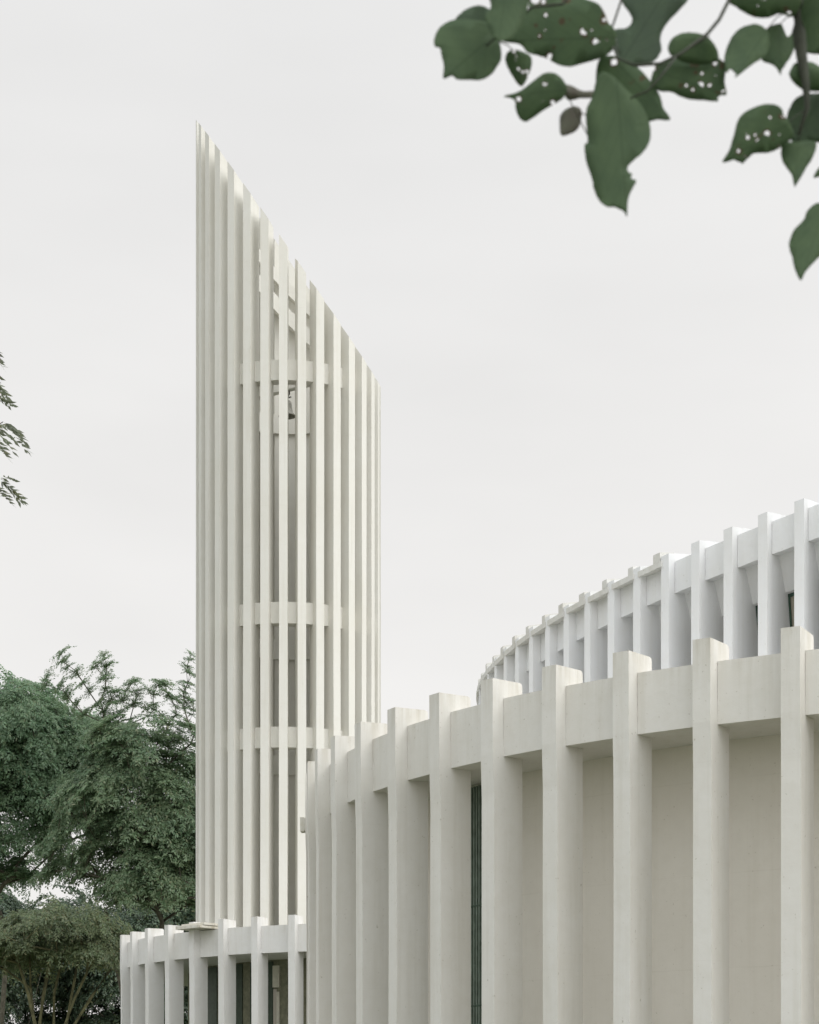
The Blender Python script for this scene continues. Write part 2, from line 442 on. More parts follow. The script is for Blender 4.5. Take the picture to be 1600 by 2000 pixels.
# clerestory: smaller ring whose top rises to the right
R2 = 1.5312 * U
T20, D2 = -0.5817, -0.0588
W2 = 0.142
H20 = 1.5932 * U + EYE
def h2(x, y):                      # local to the drum centre, world axes
    return H20 + 0.2152 * x
t2 = lambda k: T20 + D2 * k - (W2 / 2) / R2
def h2_bay(th):                    # the same plane in the frame of a bay whose local x points outwards
    ca, sa = math.cos(rot_out(th)), math.sin(rot_out(th))
    return lambda x, y: H20 + 0.2152 * (x * ca - y * sa)
K2 = list(range(-6, 30))
for k in K2:
    th = t2(k)
    bm = bmesh.new()
    hf = h2_bay(th)
    dh = random.uniform(-0.01, 0.01)
    add_box(bm, -0.80, 0.0, -W2 / 2, W2 / 2, EYE + 5.3, lambda x, y: hf(x + R2, y) + dh)
    if 0 <= k < 99:
        pass
    from_bm('upper_fin', bm, M['upper'], church, polar(CD, R2, th), rot_out(th), bevel=0.010)
    if k == K2[-1]: continue
    ta, tb = t2(k + 1), t2(k)
    tm = 0.5 * (ta + tb); hb = h2_bay(tm)
    off = lambda d: (lambda x, y: hb(x, y) + d)
    make_bay_box('upper_beam', M['upper'], church, CD, ta, tb, W2, R2 - 0.13, R2 - 0.36, off(-0.565), off(-0.115), bevel=0.006)
    # inclined panel, its soffit and the raked window behind
    half = lambda r: r * math.sin((tb - ta) / 2) - W2 / 2 + 0.01
    kc = math.cos((tb - ta) / 2)
    bm = bmesh.new()
    prof = [(0.34, -0.56), (0.54, -1.055), (0.60, -1.075), (0.60, -0.30), (0.34, -0.30)]
    A = []
    for s in (-1, 1):
        row = []
        for rec, dz in prof:
            x = (R2 - rec) * kc; y = s * half(R2 - rec)
            row.append(bm.verts.new((x, y, hb(x, y) + dz)))
        A.append(row)
    bm.faces.new(A[0][::-1]); bm.faces.new(A[1])
    for i in range(5): bm.faces.new((A[0][i], A[0][(i + 1) % 5], A[1][(i + 1) % 5], A[1][i]))
    from_bm('inclined_panel', bm, M['upper'], church, (CD[0], CD[1], 0), rot_out(tm), bevel=0.004)
    def raked(r_top, r_bot, y0, y1, d0, d1, t):
        bm = bmesh.new()
        vs = []
        for rec, dz in ((r_top, d0), (r_bot, d1), (r_bot + t, d1), (r_top + t, d0)):
            for yy in (y0, y1):
                x = (R2 - rec) * kc
                vs.append(bm.verts.new((x, yy, hb(x, yy) + dz)))
        for q in ((0, 1, 3, 2), (2, 3, 5, 4), (4, 5, 7, 6), (6, 7, 1, 0), (0, 2, 4, 6), (1, 7, 5, 3)):
            bm.faces.new([vs[i] for i in q])
        return bm
    hw = half(R2 - 0.66)
    wo = from_bm('window', raked(0.61, 0.87, -hw, -hw + 0.035, -1.07, -2.75, 0.06), M['frame_green'], church, (CD[0], CD[1], 0), rot_out(tm))
    for nm, y0, y1, d0, d1, mt, r0, r1 in (('frame', hw - 0.035, hw, -1.07, -2.75, 'frame_green', 0.61, 0.87), ('top_rail', -hw + 0.035, hw - 0.035, -1.07, -1.12, 'frame_green', 0.612, 0.620),
                           ('pane', -hw + 0.035, hw - 0.035, -1.12, -2.75, 'glass', 0.64, 0.90)):
        o = from_bm(nm, raked(r0, r1, y0, y1, d0, d1, 0.05), M[mt], None); o.parent = wo
    if k >= 4:
        make_bay_box('coping', M['coping'], church, CD, ta, tb, W2 - 0.06, R2 + 0.03, R2 - 0.42, off(-0.145), off(-0.065), bevel=0.010, amp=0.006)
        # upstand stub on the coping beside the next fin
        bm = bmesh.new()
        y1 = half(R2) + random.uniform(-0.03, 0.0); y0 = y1 - random.uniform(0.09, 0.14)
        xs = (R2 + 0.01) * kc
        add_box(bm, xs - 0.30, xs, y0, y1, off(-0.06), off(random.uniform(0.03, 0.07)))
        from_bm('coping_stub', bm, M['coping'], church, (CD[0], CD[1], 0), rot_out(tm), bevel=0.015)
bm = bmesh.new(); add_ring(bm, R2 - 1.2, R2 - 0.98, EYE + 5.3, lambda x, y: h2(x, y) - 0.5, n=160)
from_bm('upper_wall', bm, M['upper'], church, (CD[0], CD[1], 0))
bm = bmesh.new(); add_disc(bm, R2 - 0.345, lambda x, y: h2(x, y) - 0.55, lambda x, y: h2(x, y) - 0.20)
from_bm('upper_roof', bm, M['coping'], church, (CD[0], CD[1], 0))

# ------------------------------------------------------------------ chapel: low round wing at the foot of the tower
CW = (0.15655 * U, 11.29142 * U)
RWG = 1.76667 * U
TW0, DW = -0.40631, -0.11634
WW = 0.215
chapel = empty('chapel', (CW[0], CW[1], 0))
tag(chapel, 'low round white wing with short fins at the foot of the bell tower', 'chapel')
tw = lambda k: TW0 + DW * k - (WW / 2) / RWG
KW = list(range(-5, 8))
for k in KW:
    make_fin('fin', M['wing'], chapel, CW, RWG, tw(k), WW, 0.54, 0.022, 0.006)
for k in KW[:-1]:
    rec = 0.19 if k != 2 else 0.24
    make_bay_box('beam', M['wing'], chapel, CW, tw(k + 1), tw(k), WW, RWG - rec, RWG - 0.46, EYE + 4.972, EYE + 5.752, amp=0.006)
RWI = 1.37 * U
bm = bmesh.new(); add_ring(bm, RWI - 0.1, RWG - 0.44, EYE + 4.976, EYE + 5.3, n=140)
from_bm('soffit', bm, M['wing'], chapel, (CW[0], CW[1], 0))
bm = bmesh.new(); add_disc(bm, RWI - 0.12, EYE + 5.05, EYE + 5.28)
from_bm('roof', bm, M['olive'], chapel, (CW[0], CW[1], 0))
bm = bmesh.new(); add_ring(bm, RWI - 0.25, RWI, 0.0, EYE + 5.1, n=140)
from_bm('wall', bm, M['olive'], chapel, (CW[0], CW[1], 0))
# dark green doors between olive piers; one bay has a pale lintel over a glazed door
def wing_bearing(px, r):
    t = (px - CX) / F
    a = 1 + t * t; bq = -2 * (CW[1] + t * CW[0]); cq = CW[0] ** 2 + CW[1] ** 2 - r * r
    y = (-bq - math.sqrt(bq * bq - 4 * a * cq)) / (2 * a)
    return math.atan2(t * y - CW[0], CW[1] - y)
def wing_panel(name, px0, px1, z0, z1, proud, mat):
    a, b_ = wing_bearing(px0, RWI), wing_bearing(px1, RWI)
    bm = bmesh.new(); add_ring(bm, RWI - 0.05, RWI + proud, z0, z1, a - math.pi / 2, b_ - math.pi / 2, n=6)
    return from_bm(name, bm, mat, chapel, (CW[0], CW[1], 0))
for p0, p1 in ((376, 396), (401, 425), (444, 474.5), (490, 512), (519, 534)):
    wing_panel('door', p0, p1, 0.0, EYE + 4.93, 0.03, M['green_panel'])
wing_panel('lintel', 534.6, 547.2, EYE + 4.15, EYE + 4.80, 0.05, M['pale_strip'])
wing_panel('glazed_door', 534.6, 541.2, 0.0, EYE + 4.10, 0.02, M['glass'])
wing_panel('glazed_door_leaf', 541.8, 547.0, 0.0, EYE + 4.02, 0.035, M['pale_strip'])
# stained gutter slab lying over one bay
ta, tb = tw(4), tw(2)
tm = tw(3) + 0.016
bm = bmesh.new()
add_box(bm, -0.5, 0.30, -0.52, 0.56, EYE + 5.775, lambda x, y: EYE + 5.86 + 0.015 * math.sin(9 * y))
add_box(bm, -0.45, 0.16, -0.42, 0.58, EYE + 5.862, EYE + 5.93)
from_bm('gutter_slab', bm, M['stained'], chapel, polar(CW, RWG, tm), rot_out(tm), bevel=0.012)

# ------------------------------------------------------------------ bell tower
TC = (-3.90, 66.0)
RT = 2.970
tower = empty('bell_tower', (TC[0], TC[1], 0))
tag(tower, 'tall white bell tower of vertical fins with a steeply slanted top', 'bell tower')
VIEW = math.atan2(TC[0], TC[1])           # bearing of the tower seen from the camera
def tower_top(x, y):                      # local to the tower centre
    c, s = math.cos(VIEW), math.sin(VIEW)
    right = x * c - y * s; back = x * s + y * c
    return EYE + 28.10 - 4.22 * right / RT + 1.05 * back / RT
STEP = math.radians(11.25)
for k in range(32):
    th = math.radians(-3.2) + STEP * k + VIEW * -1.0
    a = rot_out(th); ca, sa = math.cos(a), math.sin(a)
    bm = bmesh.new()
    j = random.uniform(-0.006, 0.006)
    top = lambda x, y: tower_top((x + RT) * ca - y * sa, (x + RT) * sa + y * ca)
    add_box(bm, -0.60, 0.0, -0.130 + j, 0.130 + j, 0.0, top, nz=10)
    for v in bm.verts:
        if 0.1 < v.co.z < 20: v.co.y += random.uniform(-0.006, 0.006); v.co.x += random.uniform(-0.006, 0.006)
    from_bm('fin', bm, M['tower'], tower, polar(TC, RT, th), a, bevel=0.012)
for z0, z1 in ((23.08, 23.71), (15.56, 16.22), (11.72, 12.36)):
    bm = bmesh.new(); add_ring(bm, RT - 0.70, RT - 0.29, EYE + z0, EYE + z1, n=64)
    from_bm('ring_beam', bm, M['tower'], tower, (TC[0], TC[1], 0), bevel=0.01)
# closing wall between the rear fins, from the lowest ring to the belfry
b0 = math.pi / 2 - VIEW - math.radians(92); b1 = math.pi / 2 - VIEW + math.radians(92)
bm = bmesh.new(); add_ring(bm, RT - 0.36, RT - 0.26, EYE + 12.32, EYE + 15.55, b0, b1, n=48)
add_ring(bm, RT - 0.36, RT - 0.26, EYE + 16.17, EYE + 23.05, b0, b1, n=48)
from_bm('rear_wall', bm, M['tower'], tower, (TC[0], TC[1], 0))
# slanted bands tying the rear fins together under the cut
def band(hc, thick, r0, r1):
    c, s = math.cos(VIEW), math.sin(VIEW)
    f = lambda d: (lambda x, y: EYE + hc + d - 3.05 * (x * c - y * s) / RT)
    bm = bmesh.new(); add_ring(bm, r0, r1, f(0.0), f(thick), math.pi / 2 - VIEW - math.radians(42), math.pi / 2 - VIEW + math.radians(42), n=24)
    return from_bm('slanted_band', bm, M['tower'], tower, (TC[0], TC[1], 0), bevel=0.008)
band(27.58, 0.42, RT - 1.02, RT - 0.72)
band(26.60, 0.55, RT - 1.02, RT - 0.72)
# beam that carries the bell, resting on the top ring
bm = bmesh.new(); add_box(bm, -2.75, 2.75, -0.12, 0.12, EYE + 23.714, EYE + 24.05)
from_bm('bell_beam', bm, M['tower'], tower, (TC[0], TC[1], 0), math.atan2(-1.2, 1.8), bevel=0.008)

# the bell
bell = empty('bell', (-3.94, 66.0, EYE + 23.71))
tag(bell, 'weathered bronze bell hanging from a beam inside the white tower', 'bell')
prof = [(0.02, 0.0), (0.10, -0.01), (0.135, -0.05), (0.148, -0.14), (0.165, -0.27), (0.20, -0.38), (0.255, -0.46), (0.285, -0.50), (0.275, -0.505), (0.235, -0.46), (0.18, -0.37), (0.15, -0.25), (0.13, -0.06), (0.02, -0.03)]
bm = bmesh.new()
rings = []
for r, z in prof:
    rings.append([bm.verts.new((r * math.cos(2 * math.pi * i / 32), r * math.sin(2 * math.pi * i / 32), z - 0.33)) for i in range(32)])
for a_, b_ in zip(rings, rings[1:]):
    for i in range(32): bm.faces.new((a_[i], a_[(i + 1) % 32], b_[(i + 1) % 32], b_[i]))
bm.faces.new(rings[0])
o = from_bm('bell_body', bm, M['bronze'], None, smooth=True); o.parent = bell
bm = bmesh.new()
tube(bm, [(0, 0, -0.35), (0.0, 0, -0.25), (0.02, 0, -0.17)], [0.05, 0.04, 0.035], 8)
tube(bm, [(0.02, 0, -0.18), (0.07, 0, -0.10), (0.05, 0, 0.0)], [0.03, 0.025, 0.025], 8)
tube(bm, [(0.02, 0, -0.18), (-0.05, 0, -0.10), (-0.03, 0, 0.0)], [0.03, 0.025, 0.025], 8)
tube(bm, [(-0.09, 0, -0.26), (0.13, 0, -0.20)], [0.022, 0.022], 8)
o = from_bm('hanger', bm, M['iron'], None); o.parent = bell
bm = bmesh.new()
tube(bm, [(0, 0, -0.38), (0, 0, -0.72), (0, 0, -0.74), (0, 0, -0.80), (0, 0, -0.84)], [0.018, 0.018, 0.045, 0.05, 0.02], 10)
o = from_bm('clapper', bm, M['iron'], None); o.parent = bell

# ------------------------------------------------------------------ trees
def frond_template(n_ax, pairs, rad, droop, lf, wf, up, seed):
    """a drooping rosette of pinnate leaves; returns leaflet quads (N,4,3)"""
    r = np.random.default_rng(seed)
    out = []
    for i in range(n_ax):
        az = 2 * math.pi * i / n_ax + r.uniform(-0.3, 0.3)
        L = rad * r.uniform(0.6, 1.1); el = r.uniform(0.05, 0.8) * up
        dirh = np.array([math.cos(az), math.sin(az), 0.0]); side = np.array([-math.sin(az), math.cos(az), 0.0])
        for p in range(pairs):
            t = (p + 0.7) / pairs
            pt = dirh * L * t + np.array([0, 0, L * (el * t - droop * t * t)])
            tang = dirh + np.array([0, 0, el - 2 * droop * t]); tang /= np.linalg.norm(tang)
            for s in (-1, 1):
                d = tang * r.uniform(0.3, 0.8) + side * s * r.uniform(0.7, 1.1) + np.array([0, 0, r.uniform(-0.55, 0.1)])
                d /= np.linalg.norm(d)
                nrm = np.cross(d, tang * s); nrm = nrm + r.normal(0, 0.35, 3)
                w = np.cross(nrm, d); w /= np.linalg.norm(w) + 1e-9
                l_ = lf * r.uniform(0.7, 1.25); ww = wf * r.uniform(0.8, 1.2)
                b = pt + r.normal(0, 0.02, 3)
                out.append([b, b + d * l_ * 0.45 + w * ww, b + d * l_, b + d * l_ * 0.45 - w * ww])
    return np.array(out)

def grow_tree(name, label, group, base, stems, tips, mat, tpl, size=(0.8, 1.2), r_tip=0.010, pipe=0.37, trunk_mat=None, keep=1.0, seed=1, out_tilt=0.75, r_stem=0.0, spin=True, n_small=0):
    """trunk and limbs grown so every leaf rosette sits on a twig; base is the foot, stems are polylines, tips rosette centres"""
    r = np.random.default_rng(seed)
    base = np.array(base, float)
    nodes = [base.copy()]; par = [-1]
    for s in stems:
        prev = 0
        for p in s:
            nodes.append(base + np.array(p, float)); par.append(prev); prev = len(nodes) - 1
    n_stem = len(nodes)
    c0 = nodes[-1]
    order = sorted(range(len(tips)), key=lambda i: np.linalg.norm((tips[i] - base) * np.array([1, 1, 0.8])))
    tip_node = {}
    for i in order:
        t = tips[i]
        P = np.array(nodes[1:])
        d = np.linalg.norm(P - t, axis=1) + np.maximum(0, P[:, 2] - t[2] + 0.3) * 2.5 + (np.arange(1, len(nodes)) < n_stem) * 0.15
        j = int(np.argmin(d)) + 1
        a = nodes[j]; L = np.linalg.norm(t - a)
        nseg = max(1, int(L / 0.9)); prev = j
        for q in range(1, nseg + 1):
            f = q / nseg
            p = a + (t - a) * f + np.array([0, 0, 0.10 * L * math.sin(math.pi * f)]) + (r.normal(0, 0.06 * L / nseg ** 0.5, 3) if q < nseg else 0)
            nodes.append(p); par.append(prev); prev = len(nodes) - 1
        tip_node[i] = prev
    cnt = np.zeros(len(nodes)); 
    for i in tip_node.values(): cnt[i] += 1
    for i in range(len(nodes) - 1, 0, -1): cnt[par[i]] += cnt[i]
    rad = r_tip * np.maximum(cnt, 1) ** pipe
    rad[1:n_stem] = np.maximum(rad[1:n_stem], r_stem)
    # limbs as tubes along chains
    children = [[] for _ in nodes]
    for i in range(1, len(nodes)): children[par[i]].append(i)
    bm = bmesh.new()
    starts = [(0, c) for c in children[0]]
    while starts:
        a, b = starts.pop()
        chain = [a, b]
        while children[chain[-1]]:
            ch = sorted(children[chain[-1]], key=lambda q: -cnt[q])
            for c in ch[1:]: starts.append((chain[-1], c))
            chain.append(ch[0])
        pts = [nodes[q] for q in chain]
        rr = [rad[q] for q in chain]; rr[0] = min(rr[0], rr[1] * 1.15)
        sides = 10 if rr[0] > 0.12 else (6 if rr[0] > 0.05 else 4)
        tube(bm, [p - base for p in pts], rr, sides)
    root = empty(name, tuple(base))
    tag(root, label, 'tree', group)
    from_bm('trunk', bm, trunk_mat or M['bark'], root, tuple(base), smooth=True)
    qs = []
    mid = np.mean(np.array(tips), axis=0); spread = np.std(np.array(tips), axis=0) + 0.5
    for i, t in enumerate(tips):
        T = tpl[r.integers(len(tpl))]
        if keep < 1: T = T[r.random(len(T)) < keep]
        a = r.uniform(0, 2 * math.pi) if spin else 0.0; c, s = math.cos(a), math.sin(a)
        k = r.uniform(*size) * (0.55 if i >= len(tips) - n_small else 1.0)
        o_ = (t - mid) / spread; tx, ty = np.clip(o_[:2] * out_tilt, -1.0, 1.0) + r.normal(0, 0.2, 2)
        Rz = np.array([[c, -s, 0], [s, c, 0], [0, 0, 1]])
        Rt = np.array([[1, 0, tx], [0, 1, ty], [-tx, -ty, 1]]) / math.sqrt(1 + 0.5 * (tx * tx + ty * ty))
        qs.append((T * k) @ (Rt @ Rz).T + (t - base))
    q = np.concatenate(qs).reshape(-1, 3)
    from_arrays('crown', q, np.arange(len(q)).reshape(-1, 4), mat, root, tuple(base))
    return root

def sample_blobs(blobs, n, dmin, seed, shell=0.55):
    """rosette centres in a union of ellipsoids (cx,cy,cz,rx,ry,rz), denser towards the skin"""
    r = np.random.default_rng(seed)
    vol = np.array([b[3] * b[4] * b[5] for b in blobs]) ** 0.75; vol /= vol.sum()
    out = []
    tries = 0
    while len(out) < n and tries < n * 60:
        tries += 1
        b = blobs[r.choice(len(blobs), p=vol)]
        d = r.normal(0, 1, 3); d /= np.linalg.norm(d)
        if d[2] < -0.55: continue
        k = r.uniform(shell, 1.0) if r.random() < 0.8 else r.uniform(0.1, shell)
        p = np.array(b[:3]) + d * np.array(b[3:]) * k
        if out and np.min(np.linalg.norm(np.array(out) - p, axis=1)) < dmin: continue
        out.append(p)
    return out

def at(px, py, y):
    """world point seen at photo pixel (px,py) at distance y"""
    return np.array([(px - CX) / F * y, y, EYE + (YH - py) / F * y])

TPL = [frond_template(17, 11, 0.95, 0.45, 0.155, 0.031, 0.9, s) for s in (1, 2, 3, 4)]
TPL_S = [frond_template(13, 9, 0.68, 0.35, 0.15, 0.030, 1.0, s) for s in (5, 6, 7)]

GAPS = [(25, 1600, 30, 34), (95, 1748, 40, 16), (345, 1475, 30, 42), (300, 1445, 38, 30), (180, 1755, 30, 22), (150, 1640, 22, 18), (250, 1560, 16, 14), (215, 1690, 18, 14)]
def open_gaps(tips, p=0.62, seed=3):
    """thin the rosettes where the sky shows through the crowns"""
    r = random.Random(seed); out = []
    for t in tips:
        x = CX + F * t[0] / t[1]; y = YH - F * (t[2] - EYE) / t[1]
        if any(((x - a) / (c + 14)) ** 2 + ((y - b) / (d + 14)) ** 2 < 1 for a, b, c, d in GAPS) and r.random() < p: continue
        out.append(t)
    return out

def px_blob(px, py, y, rpx, rpz, ry):
    c = at(px, py, y); k = y / F
    return (*c, rpx * k, ry, rpz * k)

# big leafy tree at the far left
Y = 84.0
bl = [px_blob(40, 1470, Y, 130, 120, 3.0), px_blob(-90, 1480, Y, 140, 150, 3.0), px_blob(120, 1560, Y, 120, 120, 3.0), px_blob(20, 1620, Y, 110, 90, 2.6), px_blob(60, 1400, Y, 80, 70, 2.2),
      px_blob(170, 1480, Y, 80, 80, 2.2), px_blob(0, 1705, Y, 60, 40, 2.2)]
tips = open_gaps(sample_blobs(bl, 640, 0.36, 21, 0.72))
tips += [at(x, y, Y + random.uniform(-1.5, 1.5)) for x, y in ((20, 1330), (45, 1335), (70, 1345), (90, 1372), (5, 1350), (115, 1395), (60, 1372), (130, 1420), (150, 1430))]
bx = at(-10, 2000, Y)
grow_tree('broadleaf_tree', 'broad dense green tree at the far left with a rounded domed top', 'trees behind the church', (bx[0], Y, 0),
          [[(0.1, 0, 3.0), (0.3, 0.1, 6.5), (0.5, 0.2, 9.5)], [(0.3, 0, 2.5), (1.4, 0.3, 6.0), (2.2, 0.3, 9.5)], [(-0.4, 0, 3), (-1.4, 0.2, 8.5)]], tips, M['leaf_a'], TPL, seed=31)

# tree just left of the tower, with long shoots rising out of it
Y = 79.0
bl = [px_blob(290, 1500, Y, 100, 95, 2.6), px_blob(210, 1590, Y, 110, 100, 2.8), px_blob(340, 1620, Y, 100, 110, 2.6), px_blob(300, 1720, Y, 110, 70, 2.6), px_blob(240, 1460, Y, 70, 60, 2.0),
      px_blob(420, 1650, Y, 90, 120, 2.6), px_blob(160, 1680, Y, 90, 70, 2.2), px_blob(360, 1480, Y, 60, 70, 1.8), px_blob(345, 1745, Y - 1, 60, 45, 2.0), px_blob(250, 1745, Y - 1, 50, 35, 2.0)]
tips = open_gaps(sample_blobs(bl, 660, 0.34, 22, 0.72))
shoots = [[(118, 1280), (130, 1292), (148, 1308), (160, 1330), (175, 1345), (192, 1368), (205, 1392), (225, 1410)], [(92, 1325), (115, 1338), (130, 1352), (150, 1372), (165, 1390)],
          [(202, 1278), (186, 1290), (210, 1295), (204, 1318), (208, 1345), (215, 1370), (232, 1395), (235, 1425)], [(262, 1325), (250, 1340), (272, 1345), (240, 1365), (262, 1375), (225, 1345), (250, 1402)],
          [(310, 1332), (325, 1340), (295, 1350), (335, 1360), (345, 1372), (305, 1375), (320, 1395), (290, 1385), (340, 1395), (330, 1410)],
          [(370, 1282), (366, 1300), (374, 1312), (368, 1335), (362, 1350), (374, 1365), (358, 1372), (376, 1390), (366, 1410)],
          [(350, 1430), (330, 1450), (310, 1440), (378, 1440), (280, 1430), (262, 1440), (300, 1470)]]
n0 = len(tips)
for s in shoots:
    yy = Y + random.uniform(-1.2, 1.2)
    tips += [at(x + random.uniform(-5, 5), y + dy + random.uniform(-5, 5), yy + random.uniform(-0.3, 0.3)) for x, y in s for dy in (0, 9)]
bx = at(300, 2000, Y)
grow_tree('feathery_tree', 'mid green tree beside the tower with long feathery shoots rising above its crown', 'trees behind the church', (bx[0], Y, 0),
          [[(0, 0, 3.2), (0.2, 0.1, 6.5), (0.3, 0.2, 9.5), (0.2, 0.0, 12.5)], [(-0.3, 0, 3), (-1.2, 0.2, 6.5), (-1.9, 0.2, 10.0)], [(0.4, 0, 3.2), (1.3, -0.2, 7.5), (1.9, -0.2, 11.5)]],
          tips, M['leaf_b'], TPL_S + TPL[:1], size=(0.8, 1.15), seed=32, n_small=len(tips) - n0)

# low multi-stemmed tree in front
Y = 73.0
bl = [px_blob(90, 1838, Y, 100, 22, 2.4), px_blob(195, 1842, Y, 50, 22, 2.0), px_blob(10, 1846, Y, 80, 22, 2.4), px_blob(140, 1826, Y, 55, 16, 2.0), px_blob(215, 1858, Y, 28, 20, 1.4)]
tips = sample_blobs(bl, 200, 0.34, 23, 0.6)
tips = [t + np.array([random.gauss(0, 0.25), random.gauss(0, 0.3), random.gauss(0, 0.32)]) for t in tips]
bx = at(95, 2000, Y)
rel = lambda x, y, d=0.0: tuple(at(x, y, Y + d) - np.array([bx[0], Y, 0.0]))
st = [[(-0.1, 0, 2.4), rel(72, 2015), rel(55, 1940), rel(36, 1880), rel(20, 1850)], [(-0.05, 0.1, 2.4), rel(76, 2012, 0.2), rel(84, 1950, 0.2), rel(96, 1885, 0.3), rel(110, 1850, 0.3)],
      [(-0.1, 0.3, 2.2), rel(68, 2010, 0.5), rel(60, 1930, 0.6), rel(58, 1860, 0.6)], [(0.3, 0.0, 2.4), rel(122, 2015), rel(146, 1950), rel(170, 1900), rel(190, 1865)],
      [(0.35, 0.3, 2.3), rel(128, 2012, 0.4), rel(140, 1945, 0.5), rel(152, 1880, 0.5)], [(0.4, 0.1, 2.3), rel(140, 2010, 0.3), rel(180, 1945, 0.3), rel(215, 1895, 0.3)],
      [(0.2, 0.5, 2.3), rel(105, 2010, 0.7), rel(106, 1940, 0.8), rel(122, 1870, 0.8)]]
grow_tree('spreading_tree', 'low olive tinged tree whose many thin stems fan out at the lower left', 'trees behind the church', (bx[0], Y, 0), st, tips, M['leaf_c'], TPL, size=(0.5, 1.05), r_tip=0.016, pipe=0.34, seed=33, r_stem=0.048, trunk_mat=M['mossy_bark'], out_tilt=0.7)

# darker trees closing the gap under the crowns and behind the tower
specs = [(-60, 96, 'dark_tree', 'dark tree at the left edge low down below the domed crown', 34), (110, 99, 'dark_tree', 'dark tree seen between the fanned stems of the low tree', 35), (235, 97, 'dark_tree', 'dark tree just left of the low white wing', 36),
         (360, 100, 'dark_tree', 'dark tree close behind the left end of the low wing', 37), (520, 103, 'dark_tree', 'dark tree seen through the slits of the bell tower', 38)]
for px, yy, nm, lab, sd in specs:
    bl = [px_blob(px, 1920, yy, 95, 100, 2.6), px_blob(px + 40, 1820, yy, 75, 80, 2.3), px_blob(px - 40, 1855, yy, 75, 80, 2.3), px_blob(px, 2060, yy, 100, 90, 2.6)]
    if px > 300: bl += [px_blob(px, 1680, yy, 75, 90, 2.2)]
    tips = open_gaps(sample_blobs(bl, 300, 0.42, sd, 0.7), 0.85)
    c = at(px, 2000, yy)
    grow_tree(nm, lab, 'trees behind the church', (c[0], yy, 0), [[(0, 0, 2.0), (0.2, 0, 4.5), (0.1, 0.1, 7.0)], [(0.2, 0, 1.8), (1.0, 0.2, 4.5)], [(-0.3, 0, 1.8), (-1.0, 0.1, 4.5)]], tips, M['leaf_d'], TPL, size=(1.0, 1.4), seed=sd)

# nearer tree whose branch ends reach in at the left edge
Y = 26.0
def sprig_template(seed, n=4, L=0.42):
    r = np.random.default_rng(seed); out = []
    for i in range(n):
        az = r.uniform(-0.9, 0.9); dirh = np.array([math.cos(az), math.sin(az), 0]); side = np.array([-math.sin(az), math.cos(az), 0])
        el = r.uniform(-0.5, 0.5)
        for p in range(7):
            t = (p + 1) / 7; pt = dirh * L * t + np.array([0, 0, L * (el * t - 0.45 * t * t)])
            for s in (-1, 1):
                d = dirh * 0.75 + side * s * 0.55 + np.array([0, 0, r.uniform(-0.6, -0.1)]); d /= np.linalg.norm(d)
                w = np.cross(d, r.normal(0, 1, 3)); w /= np.linalg.norm(w)
                l_ = r.uniform(0.12, 0.17)
                out.append([pt, pt + d * l_ * 0.45 + w * 0.021, pt + d * l_, pt + d * l_ * 0.45 - w * 0.021])
    return np.array(out)
SPR = [sprig_template(s) for s in (1, 2, 3, 4)]
tips = [at(x, y, Y + random.uniform(-0.6, 0.6)) for x, y in ((-50, 668), (-30, 730), (-28, 772), (6, 824), (-22, 832), (-42, 852), (-4, 938), (-30, 948), (-120, 700), (-125, 760), (-120, 830), (-120, 900), (-120, 960))]
tips += [at(random.uniform(-140, -58), random.uniform(1480, 1960), Y + random.uniform(-1.2, 1.2)) for _ in range(34)]
tips += [at(random.uniform(-340, -120), random.uniform(600, 1500), Y + random.uniform(-2, 2)) for _ in range(60)]
bx = at(-330, 2100, Y)
# sprigs here lean to the right, so build this one without random spin
root = grow_tree('slender_tree', 'nearer tree with narrow drooping leaves reaching in from the left edge', None, (bx[0], Y, 0), [[(0.1, 0, 3), (0.3, 0, 6), (0.5, 0, 9)]], tips, M['leaf_e'], SPR, size=(0.62, 0.85), r_tip=0.006, pipe=0.5, seed=41, out_tilt=0.0, spin=False)

